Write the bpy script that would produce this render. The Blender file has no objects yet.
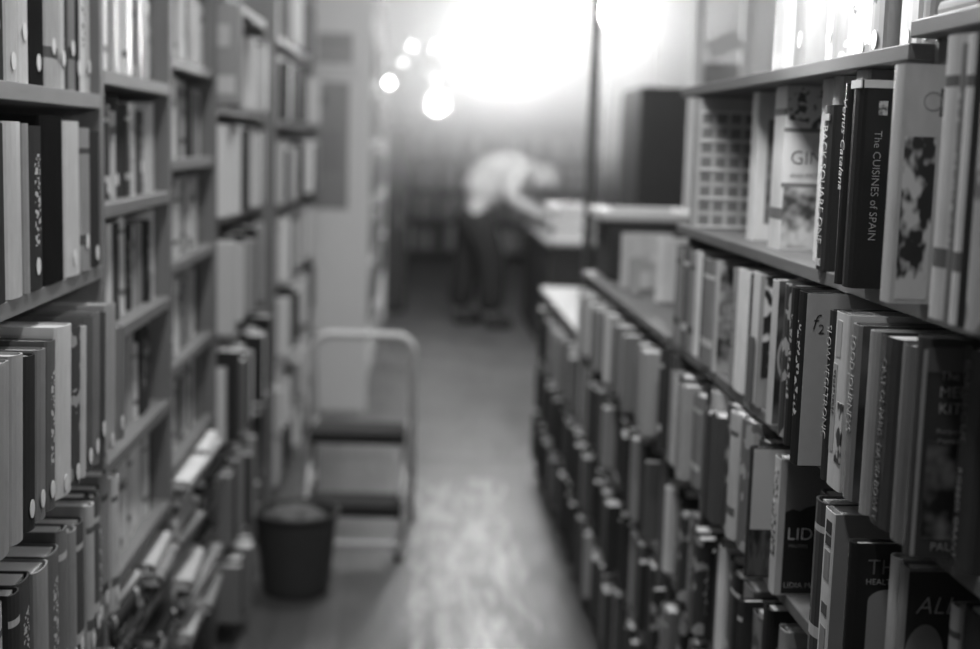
import bpy, bmesh, math, random
from mathutils import Vector, Matrix
random.seed(11)
sc = bpy.context.scene
COL = sc.collection
PI = math.pi

# brightness of the lamps and density of the haze added to imitate lens glare
WIN, BULB, BIGB, CEIL = .6, 26.0, 40.0, 140.0
LAMP = (.44, 1.96, 1.83, .04, 175.0)
AISLE = ((.7, 22.0), (2.5, 34.0), (5.0, 44.0)); AISLE_X = -.04
HAZE, HAZE0, HAZE_G, HAZE_Z, EXPO = .28, .002, .2, (.95, 2.3), 0.0

# ------------------------------------------------------------------ materials
def new_mat(name):
    m = bpy.data.materials.new(name); m.use_nodes = True
    nt = m.node_tree
    return m, nt, nt.nodes['Principled BSDF']

def grey(v): return (v, v, v, 1)

def mathn(nt, op, a, b=None, c=None):
    n = nt.nodes.new('ShaderNodeMath'); n.operation = op
    for i, s in enumerate((a, b, c)):
        if s is None: continue
        if isinstance(s, (int, float)): n.inputs[i].default_value = s
        else: nt.links.new(s, n.inputs[i])
    return n.outputs[0]

def noise(nt, vec, scale, detail=3, rough=.55):
    n = nt.nodes.new('ShaderNodeTexNoise'); n.inputs['Scale'].default_value = scale
    n.inputs['Detail'].default_value = detail; n.inputs['Roughness'].default_value = rough
    if vec is not None: nt.links.new(vec, n.inputs['Vector'])
    return n.outputs[0]

def mapping(nt, out, scale=(1, 1, 1)):
    n = nt.nodes.new('ShaderNodeMapping'); n.inputs['Scale'].default_value = scale
    nt.links.new(out, n.inputs['Vector']); return n.outputs[0]

def obj_coord(nt, which='Object'):
    return nt.nodes.new('ShaderNodeTexCoord').outputs[which]

def mix(nt, fac, a, b):
    """float mix"""
    n = nt.nodes.new('ShaderNodeMix'); n.data_type = 'FLOAT'
    for k, s in ((0, fac), (2, a), (3, b)):
        if isinstance(s, (int, float)): n.inputs[k].default_value = s
        else: nt.links.new(s, n.inputs[k])
    return n.outputs[0]

_mats = {}
def paint(v, rough=.55, var=.12, scale=14, metal=0.0):
    """plain grey surface with a little uneven wear"""
    key = ('paint', round(v, 3), rough, var, scale, metal)
    if key in _mats: return _mats[key]
    m, nt, b = new_mat('grey_surface_%03d' % int(v * 1000))
    nz = noise(nt, obj_coord(nt), scale, 4)
    f = mathn(nt, 'MULTIPLY_ADD', nz, 2 * var * v, v - var * v)
    nt.links.new(f, b.inputs['Base Color'])
    b.inputs['Roughness'].default_value = rough; b.inputs['Metallic'].default_value = metal; b.inputs['Specular IOR Level'].default_value = .2
    _mats[key] = m
    return m

def wood(v, axis='x', rough=.5):
    key = ('wood', v, axis, rough)
    if key in _mats: return _mats[key]
    m, nt, b = new_mat('worn_wood_%s' % axis)
    s = {'x': (2, 30, 30), 'y': (30, 2, 30), 'z': (30, 30, 2)}[axis]
    co = obj_coord(nt)
    g = noise(nt, mapping(nt, co, s), 1.6, 5, .6)
    w = noise(nt, co, 5, 3)
    f = mathn(nt, 'ADD', mathn(nt, 'MULTIPLY', g, .5), mathn(nt, 'MULTIPLY', w, .5))
    f = mathn(nt, 'MULTIPLY_ADD', f, v * .9, v * .55)
    nt.links.new(f, b.inputs['Base Color']); b.inputs['Roughness'].default_value = rough; b.inputs['Specular IOR Level'].default_value = .15
    _mats[key] = m
    return m

def cover_mat(kind, gloss):
    """book cloth / jacket; the tone is the object's own colour, marks on the spine are procedural"""
    key = ('cover', kind, gloss)
    if key in _mats: return _mats[key]
    m, nt, b = new_mat('book_cover_%s' % kind)
    oi = nt.nodes.new('ShaderNodeObjectInfo')
    sep = nt.nodes.new('ShaderNodeSeparateColor'); nt.links.new(oi.outputs['Color'], sep.inputs[0])
    tone = sep.outputs[0]
    co = obj_coord(nt)
    nz = noise(nt, mapping(nt, co, (1, 1, .35)), 40, 4, .65)
    tone2 = mathn(nt, 'MULTIPLY', tone, mathn(nt, 'MULTIPLY_ADD', nz, .5, .75))
    out = tone2
    if kind != 'plain':
        gen = nt.nodes.new('ShaderNodeSeparateXYZ'); nt.links.new(obj_coord(nt, 'Generated'), gen.inputs[0])
        gx, gy, gz = gen.outputs
        spine = mathn(nt, 'LESS_THAN', gx, .04)
        ink = mathn(nt, 'MULTIPLY_ADD', mathn(nt, 'LESS_THAN', tone, .25), .6, .04)
        if kind == 'lettered':
            mid = mathn(nt, 'LESS_THAN', mathn(nt, 'ABSOLUTE', mathn(nt, 'SUBTRACT', gy, .5)), .2)
            z1 = mathn(nt, 'LESS_THAN', mathn(nt, 'ABSOLUTE', mathn(nt, 'SUBTRACT', gz, .55)), .28)
            blot = mathn(nt, 'GREATER_THAN', noise(nt, mapping(nt, co, (1, .5, 1)), 120, 1), .53)
            msk = mathn(nt, 'MULTIPLY', mathn(nt, 'MULTIPLY', mid, z1), mathn(nt, 'MULTIPLY', blot, spine))
        elif kind == 'banded':
            a = mathn(nt, 'LESS_THAN', mathn(nt, 'ABSOLUTE', mathn(nt, 'SUBTRACT', gz, .84)), .02)
            c = mathn(nt, 'LESS_THAN', mathn(nt, 'ABSOLUTE', mathn(nt, 'SUBTRACT', gz, .22)), .035)
            msk = mathn(nt, 'MULTIPLY', mathn(nt, 'MAXIMUM', a, c), spine)
        else:   # 'pictured' : mottled printed jacket
            p = noise(nt, co, 26, 2, .5)
            msk = mathn(nt, 'GREATER_THAN', p, .56)
            ink = mathn(nt, 'MULTIPLY_ADD', mathn(nt, 'LESS_THAN', tone, .25), .34, .1)
        out = mix(nt, mathn(nt, 'MULTIPLY', msk, .8), tone2, ink)
    nt.links.new(out, b.inputs['Base Color'])
    b.inputs['Roughness'].default_value = gloss if gloss < .33 else .85; b.inputs['Specular IOR Level'].default_value = 0.0 if gloss > .33 else .15
    _mats[key] = m
    return m

def pages_mat():
    key = 'pages'
    if key in _mats: return _mats[key]
    m, nt, b = new_mat('paper_pages')
    co = obj_coord(nt)
    ln = noise(nt, mapping(nt, co, (1, 60, 1)), 30, 2)
    f = mathn(nt, 'MULTIPLY_ADD', ln, .3, .45)
    nt.links.new(f, b.inputs['Base Color']); b.inputs['Roughness'].default_value = .9
    _mats[key] = m
    return m

def art_mat(name, lo, hi, scale, detail=3, stretch=(1, 1, 1), cut=None):
    """a printed picture: procedural mottled tones"""
    key = ('art', name)
    if key in _mats: return _mats[key]
    m, nt, b = new_mat(name)
    nz = noise(nt, mapping(nt, obj_coord(nt), stretch), scale, detail, .6)
    r = nt.nodes.new('ShaderNodeMapRange')
    a, c = cut or (.38, .62)
    r.inputs[1].default_value = a; r.inputs[2].default_value = c
    r.inputs[3].default_value = lo; r.inputs[4].default_value = hi
    nt.links.new(nz, r.inputs[0]); nt.links.new(r.outputs[0], b.inputs['Base Color'])
    b.inputs['Roughness'].default_value = .35
    _mats[key] = m
    return m

def emit(name, strength):
    key = ('emit', name)
    if key in _mats: return _mats[key]
    m = bpy.data.materials.new(name); m.use_nodes = True; nt = m.node_tree
    nt.nodes.clear()
    e = nt.nodes.new('ShaderNodeEmission'); e.inputs[0].default_value = (1, 1, 1, 1); e.inputs[1].default_value = strength
    o = nt.nodes.new('ShaderNodeOutputMaterial'); nt.links.new(e.outputs[0], o.inputs[0])
    _mats[key] = m
    return m

# ------------------------------------------------------------------ mesh helpers
def bx(bm, x0, x1, y0, y1, z0, z1):
    v = [bm.verts.new(p) for p in ((x0, y0, z0), (x1, y0, z0), (x1, y1, z0), (x0, y1, z0),
                                   (x0, y0, z1), (x1, y0, z1), (x1, y1, z1), (x0, y1, z1))]
    return [bm.faces.new([v[i] for i in f]) for f in ((3, 2, 1, 0), (4, 5, 6, 7), (0, 1, 5, 4), (1, 2, 6, 5), (2, 3, 7, 6), (3, 0, 4, 7))]

def tube(bm, pts, r, n=10, closed=False):
    pts = [Vector(p) for p in pts]; rings = []
    up = Vector((0, 0, 1))
    for i, p in enumerate(pts):
        d = (pts[min(i + 1, len(pts) - 1)] - pts[max(i - 1, 0)]).normalized()
        a = d.cross(up)
        if a.length < .05: a = d.cross(Vector((0, 1, 0)))
        a.normalize(); b = d.cross(a)
        rr = r[i] if isinstance(r, (list, tuple)) else r
        rings.append([bm.verts.new(p + (a * math.cos(2 * PI * k / n) + b * math.sin(2 * PI * k / n)) * rr) for k in range(n)])
    for i in range(len(rings) - 1):
        for k in range(n):
            bm.faces.new((rings[i][k], rings[i][(k + 1) % n], rings[i + 1][(k + 1) % n], rings[i + 1][k]))
    bm.faces.new(rings[0][::-1]); bm.faces.new(rings[-1])

def lathe(bm, prof, n=32):
    rings = [[bm.verts.new((r * math.cos(2 * PI * k / n), r * math.sin(2 * PI * k / n), z)) for k in range(n)] for r, z in prof]
    for i in range(len(rings) - 1):
        for k in range(n):
            bm.faces.new((rings[i][k], rings[i][(k + 1) % n], rings[i + 1][(k + 1) % n], rings[i + 1][k]))
    return rings

def prism(bm, poly, z0, z1):
    lo = [bm.verts.new((x, y, z0)) for x, y in poly]; hi = [bm.verts.new((x, y, z1)) for x, y in poly]
    n = len(poly)
    for i in range(n): bm.faces.new((lo[i], lo[(i + 1) % n], hi[(i + 1) % n], hi[i]))
    bm.faces.new(lo[::-1]); bm.faces.new(hi)

def obj(name, bm, m, parent=None, loc=None, smooth=False, bevel=0):
    bmesh.ops.recalc_face_normals(bm, faces=bm.faces)
    me = bpy.data.meshes.new(name); bm.to_mesh(me); bm.free()
    if m: me.materials.append(m)
    if smooth:
        for p in me.polygons: p.use_smooth = True
    o = bpy.data.objects.new(name, me); COL.objects.link(o)
    if parent: o.parent = parent
    if loc: o.location = loc
    if bevel:
        b = o.modifiers.new('edge', 'BEVEL'); b.width = bevel; b.segments = 2
    return o

def thing(name, label, cat, loc=(0, 0, 0), rotz=0, group=None):
    o = bpy.data.objects.new(name, None); COL.objects.link(o)
    o.location = loc; o.rotation_euler = (0, 0, rotz)
    tag(o, label, cat, group); return o

def tag(o, label, cat, group=None, kind=None):
    if label: o['label'] = label
    if cat: o['category'] = cat
    if group: o['group'] = group
    if kind: o['kind'] = kind
    return o

def box_part(name, m, parent, dims, bevel=0):
    bm = bmesh.new(); bx(bm, *dims); return obj(name, bm, m, parent, bevel=bevel)

def struct(name, bm, m):
    o = obj(name, bm, m); o['kind'] = 'structure'; return o

def text_mesh(body, size, shear=0, extrude=.0003, align='LEFT'):
    cu = bpy.data.curves.new('lettering', 'FONT'); cu.body = body; cu.size = size
    cu.extrude = extrude; cu.shear = shear; cu.align_x = align; cu.resolution_u = 3; cu.offset = -.016 * size
    o = bpy.data.objects.new('lettering', cu); COL.objects.link(o)
    dg = bpy.context.evaluated_depsgraph_get()
    me = bpy.data.meshes.new_from_object(o.evaluated_get(dg))
    bpy.data.objects.remove(o); bpy.data.curves.remove(cu)
    return me

FACE = {  # columns: text x axis, text y axis, normal  (book space: x into the shelf, -y towards the camera on the right side)
    'spine': ((0, 0, -1), (0, -1, 0), (-1, 0, 0)),          # reads downwards on the spine
    'cover': ((1, 0, 0), (0, 0, 1), (0, -1, 0)),            # upright on the cover that faces the camera
    'cover_down': ((0, 0, -1), (1, 0, 0), (0, -1, 0)),
}
def lettering(name, body, parent, face, loc, size, tone, shear=0, squeeze=1.0):
    me = text_mesh(body, size, shear); me.materials.append(paint(tone, .5, .05))
    o = bpy.data.objects.new(name, me); COL.objects.link(o); o.parent = parent
    a, b, c = FACE[face]
    M = Matrix((a, b, c)).transposed().to_4x4(); M.translation = loc
    o.matrix_local = M @ Matrix.Diagonal((1, squeeze, 1, 1))
    return o

# ------------------------------------------------------------------ books
N_SEG = 6
def cover_bm(t, h, d, board, soft):
    bm = bmesh.new()
    r = min(t * .35, .008) if not soft else min(t * .08, .002)
    outer = [(d, -t / 2)]
    for k in range(N_SEG + 1):
        a = -PI / 2 + PI * k / N_SEG
        outer.append((r - r * math.cos(a), t / 2 * math.sin(a)))
    outer.append((d, t / 2))
    ti = t / 2 - board
    inner = [(d, ti)]
    for k in range(N_SEG + 1):
        a = PI / 2 - PI * k / N_SEG
        inner.append((r + board - r * math.cos(a), ti * math.sin(a)))
    inner.append((d, -ti))
    prism(bm, outer + inner, 0, h)
    return bm

def make_book(X, y0, y1, z, h, depth, tone, label, side=1, group=None, kind='plain', gloss=.45, soft=False,
              lean=0.0, sticker=None, cat='book', name='book', page_tone=None):
    """a book standing on its shelf: cover wraps a block of pages; the spine faces the aisle"""
    t = max(y1 - y0 - .0015, .006)
    b = thing(name, label, cat, (X, (y0 + y1) / 2, z + .0005 + abs(math.sin(lean)) * t / 2), 0 if side == 1 else PI, group)
    if lean: b.rotation_euler = (lean if side == -1 else -lean, 0, 0 if side == 1 else PI)
    board = .001 if soft else .0028
    co = obj('cover', cover_bm(t, h, depth, board, soft), cover_mat(kind, gloss), b)
    co.color = (tone, tone, tone, 1)
    g = .001 if soft else .0035
    r = min(t * .35, .008)
    box_part('page_block', pages_mat(), b, (r + board + .0015, depth - g, -t / 2 + board + .0002, t / 2 - board - .0002, g, h - g))
    if sticker is not None:
        bm = bmesh.new(); n = 16; w = min(.011, t * .45); hh = .013; q = min(t * .25, .01)
        ring = [(-.0012, w * math.cos(2 * PI * k / n) * 1.0 + q * (1 if side == -1 else -1) * .6, sticker + hh * math.sin(2 * PI * k / n)) for k in range(n)]
        a = [bm.verts.new(p) for p in ring]; c = [bm.verts.new((p[0] + .0008, p[1], p[2])) for p in ring]
        bm.faces.new(a); bm.faces.new(c[::-1])
        for k in range(n): bm.faces.new((a[k], c[k], c[(k + 1) % n], a[(k + 1) % n]))
        s = obj('round_sticker', bm, paint(.75, .6, .05), b); s['label'] = 'white round sticker'
    b['_t'] = t
    return b

def plate(name, parent, face, u0, u1, v0, v1, m, t, lift=.0005, label=None):
    """printed panel lying on a book face; on 'cover' u is depth into the shelf, on 'spine' u runs along the aisle"""
    bm = bmesh.new()
    if face == 'cover': bx(bm, u0, u1, -t / 2 - lift, -t / 2 + .0004, v0, v1)
    else: bx(bm, -lift, .0012, u0, u1, v0, v1)
    o = obj(name, bm, m, parent)
    if label: o['label'] = label
    return o

TONE = lambda v: 'black' if v < .06 else 'dark grey' if v < .2 else 'mid grey' if v < .4 else 'pale grey' if v < .62 else 'white'
THICK = lambda t: 'slim' if t < .034 else 'thick' if t > .06 else ''
ORD = ['first', 'second', 'third', 'fourth', 'fifth', 'sixth', 'seventh', 'eighth', 'ninth', 'tenth', 'eleventh', 'twelfth', 'thirteenth',
       'fourteenth', 'fifteenth', 'sixteenth', 'seventeenth', 'eighteenth', 'nineteenth', 'twentieth', 'twenty-first', 'twenty-second',
       'twenty-third', 'twenty-fourth', 'twenty-fifth', 'twenty-sixth', 'twenty-seventh', 'twenty-eighth', 'twenty-ninth', 'thirtieth',
       'thirty-first', 'thirty-second', 'thirty-third', 'thirty-fourth', 'thirty-fifth', 'thirty-sixth']
def auto_label(tone, t, i, where, shape='book'):
    w = ' '.join(s for s in (THICK(t), TONE(tone), shape + ',') if s)
    return '%s %s from the near end, %s' % (w, ORD[min(i, len(ORD) - 1)], where)

STUFF = {'books': bmesh.new(), 'tones': []}
def stuff_book(X, y0, y1, z, h, depth, tone, side):
    bm = STUFF['books']
    x0, x1 = (X, X + depth) if side == 1 else (X - depth, X)
    fs = bx(bm, x0, x1, y0 + .001, y1 - .001, z, z + h)
    lay = bm.loops.layers.float_color.get('tone') or bm.loops.layers.float_color.new('tone')
    for i, f in enumerate(fs):
        v = .55 if i == 1 else tone
        for l in f.loops: l[lay] = (v, v, v, 1)

def row(side, X, ya, yb, z, h, hmax, where, group, tmean=.045, tones=None, stick=.4, stuff=False, jitter=.02, lean=0, depth=.16, start=0):
    """a run of books along the aisle from ya (near) to yb (far)"""
    y = ya; i = start; k = 0
    while True:
        t = tmean * random.uniform(.5, 1.5)
        if yb - y < .014: break
        if y + t > yb - .012: t = yb - y
        tone = tones[k % len(tones)] if tones else random.choice([.03, .04, .08, .14, .22, .3, .42, .55, .66, .74])
        tone = min(.8, max(.02, tone * (.6 if tone < .2 else 1.2 if tone > .45 else 1) * random.uniform(.9, 1.1)))
        hh = min(hmax, h * random.uniform(.84, 1.06)); xx = X + side * random.uniform(-jitter, jitter)
        dp = min(depth, depth * random.uniform(.85, 1.0))
        if stuff: stuff_book(xx, y, y + t, z, hh, dp, tone, side)
        else:
            make_book(xx, y, y + t, z, hh, dp, tone, auto_label(tone, t, i, where), side, group,
                      kind=random.choice(['plain', 'lettered', 'banded', 'plain', 'pictured', 'plain']), gloss=random.choice([.3, .45, .6]),
                      soft=random.random() < .4, lean=lean, sticker=(random.uniform(.015, .06) if random.random() < stick else None))
        y += t + random.uniform(0, .003); i += 1; k += 1
    return i
# ------------------------------------------------------------------ the setting
def floor_mat():
    m, nt, b = new_mat('worn_floor_boards')
    co = obj_coord(nt)
    s = nt.nodes.new('ShaderNodeSeparateXYZ'); nt.links.new(co, s.inputs[0])
    x, y, z = s.outputs
    px = mathn(nt, 'MULTIPLY', x, 1 / .105)
    fr = mathn(nt, 'FRACT', px); idx = mathn(nt, 'FLOOR', px)
    cb = nt.nodes.new('ShaderNodeCombineXYZ'); nt.links.new(idx, cb.inputs[0])
    wn = nt.nodes.new('ShaderNodeTexWhiteNoise'); nt.links.new(cb.outputs[0], wn.inputs['Vector'])
    plank = mathn(nt, 'MULTIPLY_ADD', wn.outputs[0], .035, .07)
    grain = noise(nt, mapping(nt, co, (40, 3, 1)), 2, 5, .6)
    base = mathn(nt, 'MULTIPLY', plank, mathn(nt, 'MULTIPLY_ADD', grain, .9, .55))
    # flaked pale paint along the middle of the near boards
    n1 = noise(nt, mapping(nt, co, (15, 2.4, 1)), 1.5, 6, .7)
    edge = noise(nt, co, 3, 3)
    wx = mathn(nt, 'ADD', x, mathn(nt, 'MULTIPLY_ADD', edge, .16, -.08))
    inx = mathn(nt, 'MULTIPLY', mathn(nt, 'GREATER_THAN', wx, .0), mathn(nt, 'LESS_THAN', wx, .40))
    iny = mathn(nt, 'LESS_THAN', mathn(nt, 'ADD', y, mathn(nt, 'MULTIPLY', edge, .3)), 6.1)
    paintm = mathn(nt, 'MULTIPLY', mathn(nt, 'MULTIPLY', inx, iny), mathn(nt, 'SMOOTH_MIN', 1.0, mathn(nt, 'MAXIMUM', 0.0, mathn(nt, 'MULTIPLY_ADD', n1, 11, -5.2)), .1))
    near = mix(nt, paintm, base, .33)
    gap = mathn(nt, 'LESS_THAN', fr, .035)
    near = mix(nt, mathn(nt, 'MULTIPLY', gap, .8), near, .03)
    far = mathn(nt, 'MULTIPLY_ADD', noise(nt, co, 2.2, 5), .12, .05)
    isfar = mathn(nt, 'GREATER_THAN', y, 6.37)
    seam = mathn(nt, 'LESS_THAN', mathn(nt, 'ABSOLUTE', mathn(nt, 'SUBTRACT', y, 6.37)), .02)
    col = mix(nt, isfar, near, far)
    col = mix(nt, seam, col, .03)
    nt.links.new(col, b.inputs['Base Color'])
    ro = mathn(nt, 'MULTIPLY_ADD', noise(nt, mapping(nt, co, (3, 1, 1)), 2, 4), .35, .22)
    nt.links.new(ro, b.inputs['Roughness'])
    bp = nt.nodes.new('ShaderNodeBump'); bp.inputs['Strength'].default_value = .25; bp.inputs['Distance'].default_value = .01
    nt.links.new(n1, bp.inputs['Height']); nt.links.new(bp.outputs[0], b.inputs['Normal'])
    return m

WL, WR, WB, WF, CZ = -.85, 4.5, 18.0, -2.5, 3.45
bm = bmesh.new(); bx(bm, WL - .1, WR + .1, WF - .1, WB + .1, -.1, 0); struct('floor', bm, floor_mat())
bm = bmesh.new(); bx(bm, WL - .1, WR + .1, WF - .1, WB + .1, CZ, CZ + .1); struct('ceiling', bm, paint(.45, .9))
bm = bmesh.new(); bx(bm, WL - .1, WL, WF, WB, 0, CZ); struct('wall_left', bm, paint(.3, .9))
bm = bmesh.new(); bx(bm, WR, WR + .1, WF, WB, 0, CZ); struct('wall_right', bm, paint(.22, .9))
bm = bmesh.new(); bx(bm, WL, WR, WF - .1, WF, 0, CZ); struct('wall_front', bm, paint(.3, .9))
bm = bmesh.new(); bx(bm, WL, WR, WB, WB + .1, 0, CZ); struct('wall_back', bm, paint(.18, .9))

# the shop window: four tall frosted panes full of daylight in a dark frame
WX0, WX1, WZ0, WZ1 = .2, 3.3, 2.1, 3.36
bm = bmesh.new()
bx(bm, WX0 - .08, WX1 + .08, WB - .10, WB, WZ0 - .08, WZ0); bx(bm, WX0 - .08, WX1 + .08, WB - .10, WB, WZ1, WZ1 + .08)
for k in range(5):
    xx = WX0 + (WX1 - WX0) * k / 4
    bx(bm, xx - .03, xx + .03, WB - .10, WB, WZ0, WZ1)
win = struct('window_1', bm, paint(.2, .5))
for k in range(4):
    a = WX0 + (WX1 - WX0) * k / 4 + .03; c = WX0 + (WX1 - WX0) * (k + 1) / 4 - .03
    p = box_part('pane', emit('daylit_frosted_glass', WIN), win, (a, c, WB - .05, WB - .04, WZ0, WZ1))

# ------------------------------------------------------------------ bookcases
WOOD_L = lambda ax: wood(.2, ax)
WOOD_R = lambda ax: wood(.15, ax)
BT = .026; BR = .020
def bookcase(label, side, Xf, y0, y1, ztops, top, depth, wd, gap=.0, low_panel=True, far_front=None, plinth=True, group=None, top_mat=None, bt=BT, roof=True):
    """posts, shelves and a back; the shelf fronts lie in the plane Xf facing the aisle"""
    r = thing('bookcase', label, 'bookcase', (Xf, y0, 0), 0, group)
    L = y1 - y0; s = side
    def B(name, m, xa, xb, a, c, z0, z1, bev=.002):
        lo, hi = sorted((s * xa, s * xb)); return box_part(name, m, r, (lo, hi, a, c, z0, z1), bev)
    B('side_panel', wd('z'), 0, depth, 0, .014, 0, top)
    B('side_panel', wd('z'), (far_front or 0), depth, L - .014, L, 0, top)
    B('back_panel', wd('z'), depth, depth + .008, 0, L, 0, top, 0)
    for z in ztops:
        B('shelf', wd('y'), 0, depth, .0145, L - .0145, z - bt, z)
    if roof: B('top_board', top_mat or wd('y'), -.005, depth + .008, 0, L, top, top + bt)
    if plinth: B('plinth', paint(.06, .7), .03, .05, .0145, L - .0145, 0, min(ztops) - bt)
    return r

ZA = [1.565, 1.265, .955, .64, .33, .08]
ZB = [1.61, 1.37, 1.13, .89, .65, .40, .16]
ZC = [1.675, 1.44, 1.20, .957, .72, .48, .24]
Z2 = [1.585, 1.27, .935, .62, .31, .08]
Z3 = [1.90, 1.57, 1.235, .905, .60, .30, .08]
XL = -.56
bookcase('tall wooden bookcase on the left, nearest the camera, holding thick old hardbacks', -1, XL, 1.15, 2.475, ZA, 1.92, .26, WOOD_L)
bookcase('narrow wooden bookcase on the left with close shelves, second from the camera', -1, XL, 2.477, 3.152, ZB, 1.92, .26, WOOD_L)
bookcase('narrow wooden bookcase on the left, third from the camera, beside the piled books', -1, XL, 3.154, 3.835, ZC, 1.96, .26, WOOD_L)
bookcase('blurred bookcase on the left behind the waste bin with overhanging books', -1, XL, 3.86, 5.02, Z2, 1.88, .26, WOOD_L)
bookcase('blurred bookcase on the left between the waste bin and the white end panel', -1, XL, 5.46, 7.40, Z3, 2.3, .26, WOOD_L)

ZR = [1.338, 1.085, .84, .59, .34, .10]
XR = .567
rb = bookcase('long bookcase on the right holding cookery books, nearest the camera', 1, XR, .95, 2.96, ZR, 1.609, .27, WOOD_R, far_front=.03, bt=BR, roof=False)
box_part('divider', WOOD_R('z'), rb, (.03, .27, 1.566 - .95, 1.582 - .95, 1.3385, 1.6345), .002)
box_part('top_board', WOOD_R('y'), rb, (0, .278, 1.5825 - .95, 2.01, 1.61, 1.63), .002)
box_part('top_board', WOOD_R('y'), rb, (0, .278, 0, 1.582 - .95, 1.635, 1.655), .002)
bookcase('low bookcase on the right under the wooden crate, beyond the cookery books', 1, XR, 2.98, 4.55, [.84, .59, .34, .10], 1.065, .27, WOOD_R, bt=BR)
bookcase('lowest bookcase on the right with a pale top, farthest along the aisle', 1, XR, 4.57, 6.05, [.59, .34, .10], .85, .27, WOOD_R, bt=BR, top_mat=paint(.7, .6))

# the white end panel bookcase that juts into the aisle, with paper notices on it
ep = thing('bookcase', 'white painted bookcase end jutting into the aisle with notices pinned on it', 'bookcase', (-.62, 7.46, 0))
WP = paint(.85, .6, .05, 4)
box_part('end_panel', WP, ep, (0, .365, 0, .03, 0, 2.6), .003)
box_part('end_panel', WP, ep, (0, .365, 4.0, 4.03, 0, 2.6), .003)
box_part('back_panel', WP, ep, (0, .01, .03, 4.0, 0, 2.6))
for z in (.1, .45, .8, 1.15, 1.5, 1.85, 2.2, 2.55):
    box_part('shelf', paint(.35, .6), ep, (.01, .35, .031, 3.999, z - .025, z))
def notice(label, x0, x1, z0, z1, v, lines):
    t = thing('paper_notice', label, 'notice', ((x0 + x1) / 2, 7.459, z0), 0, 'notices on the white panel')
    w = (x1 - x0) / 2
    box_part('sheet', paint(v, .8, .06), t, (-w, w, -.003, 0, 0, z1 - z0))
    for a, b_, c, d, vv in lines: box_part('printed_block', paint(vv, .8, .05), t, (-w + a, -w + b_, -.0042, -.0031, c, d))
notice('grey notice pinned highest on the white panel', -.575, -.36, 1.90, 2.06, .33, [(.02, .19, .10, .13, .22)])
notice('pale strip notice between the two grey notices on the white panel', -.575, -.33, 1.82, 1.885, .75, [])
notice('large grey poster pinned to the white panel below the strip notice', -.575, -.375, 1.12, 1.80, .3, [(.02, .08, .55, .62, .16), (.03, .16, .2, .42, .26)])

# ------------------------------------------------------------------ right side, upper row (in focus)
GR1 = 'cookery books on the upper right shelf'
Z = 1.338
# box with a grid of small embossed squares
b = make_book(.57, 2.771, 2.826, Z, .267, .2, .48, 'pale slipcase with a grid of small embossed squares at the far end of the shelf', 1, GR1, soft=True)
t = b['_t']; dk = paint(.2, .6); rim = paint(.75, .6)
bm = bmesh.new()
for r_ in range(8):
    for c_ in range(6):
        u = .008 + c_ * .029; v = .008 + r_ * .0295
        bx(bm, u, u + .021, -t / 2 - .0006, -t / 2 + .0004, v, v + .020)
gp = obj('embossed_grid', bm, dk, b)
bm = bmesh.new()
for r_ in (0, 2, 4, 6, 8): bx(bm, .004, .19, -t / 2 - .004, -t / 2 + .0004, .003 + r_ * .029, .0075 + r_ * .029)
obj('raised_rib', bm, rim, b)

b = make_book(.61, 2.453, 2.499, Z, .267, .17, .72, 'white cookbook with a dark picture panel on its cover beside the embossed slipcase', 1, GR1, soft=True, gloss=.3)
t = b['_t']
plate('cover_picture', b, 'cover', .022, .15, 0.03, .218, art_mat('dark_food_photograph', .05, .35, 18), t)
lettering('cover_title', 'S', b, 'cover', (.032, -t / 2 - .0008, .172), .05, .75, shear=.3)

b = make_book(.60, 2.228, 2.302, Z, .27, .17, .68, 'white cookbook with a curly pattern and large letters GI on its cover', 1, GR1, kind='banded', soft=True, gloss=.3)
t = b['_t']
plate('cover_pattern', b, 'cover', .004, .165, .201, .266, art_mat('curly_ornament', .12, .75, 55, 1, cut=(.44, .5)), t)
plate('cover_band', b, 'cover', .0, .165, .194, .201, paint(.2), t)
plate('cover_band', b, 'cover', .0, .165, .104, .111, paint(.2), t)
plate('cover_picture', b, 'cover', .004, .165, .004, .104, art_mat('leafy_cover_picture', .06, .65, 22, 2), t)
lettering('cover_title', 'GINGER', b, 'cover', (.012, -t / 2 - .0008, .142), .032, .06)
lettering('cover_subtitle', 'AND SPICE', b, 'cover', (.014, -t / 2 - .0008, .120), .010, .2)

make_book(.60, 1.982, 2.044, Z, .27, .16, .6, 'thick pale grey cookbook standing behind the slim Back Square One spine', 1, GR1, gloss=.35)
make_book(.59, 1.92, 1.952, Z, .2705, .17, .42, 'tall grey cookbook just left of the black Back Square One spine', 1, GR1, gloss=.35)
b = make_book(.56, 1.844, 1.888, Z, .227, .17, .04, 'black cookbook with BACK SQUARE ONE lettered down its spine', 1, GR1, gloss=.3)
lettering('spine_title', 'BACK SQUARE ONE', b, 'spine', (-.0006, .011, .200), .0182, .6, squeeze=1.75)
plate('spine_emblem', b, 'spine', -.010, .010, .006, .016, paint(.5), b['_t'])
plate('spine_emblem', b, 'spine', -.014, .014, .206, .215, paint(.4), b['_t'])
b = make_book(.575, 1.756, 1.81, Z, .2705, .17, .4, 'grey cookbook standing tall behind the black script-lettered spine', 1, GR1, gloss=.35)
b = make_book(.525, 1.659, 1.686, Z, .247, .18, .025, 'slim black cookbook with white script lettering down its spine', 1, GR1, gloss=.25)
lettering('spine_title', 'Venus Catalana', b, 'spine', (-.0006, .008, .232), .0185, .7, shear=.3, squeeze=1.2)
b = make_book(.525, 1.614, 1.657, Z, .25, .18, .022, 'black cookbook of Spanish cuisine with a white top edge', 1, GR1, gloss=.22)
t = b['_t']
plate('top_band', b, 'cover', .003, .175, .240, .2495, paint(.75, .6), t); plate('top_band', b, 'spine', -.019, .019, .240, .2495, paint(.75, .6), t)
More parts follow.
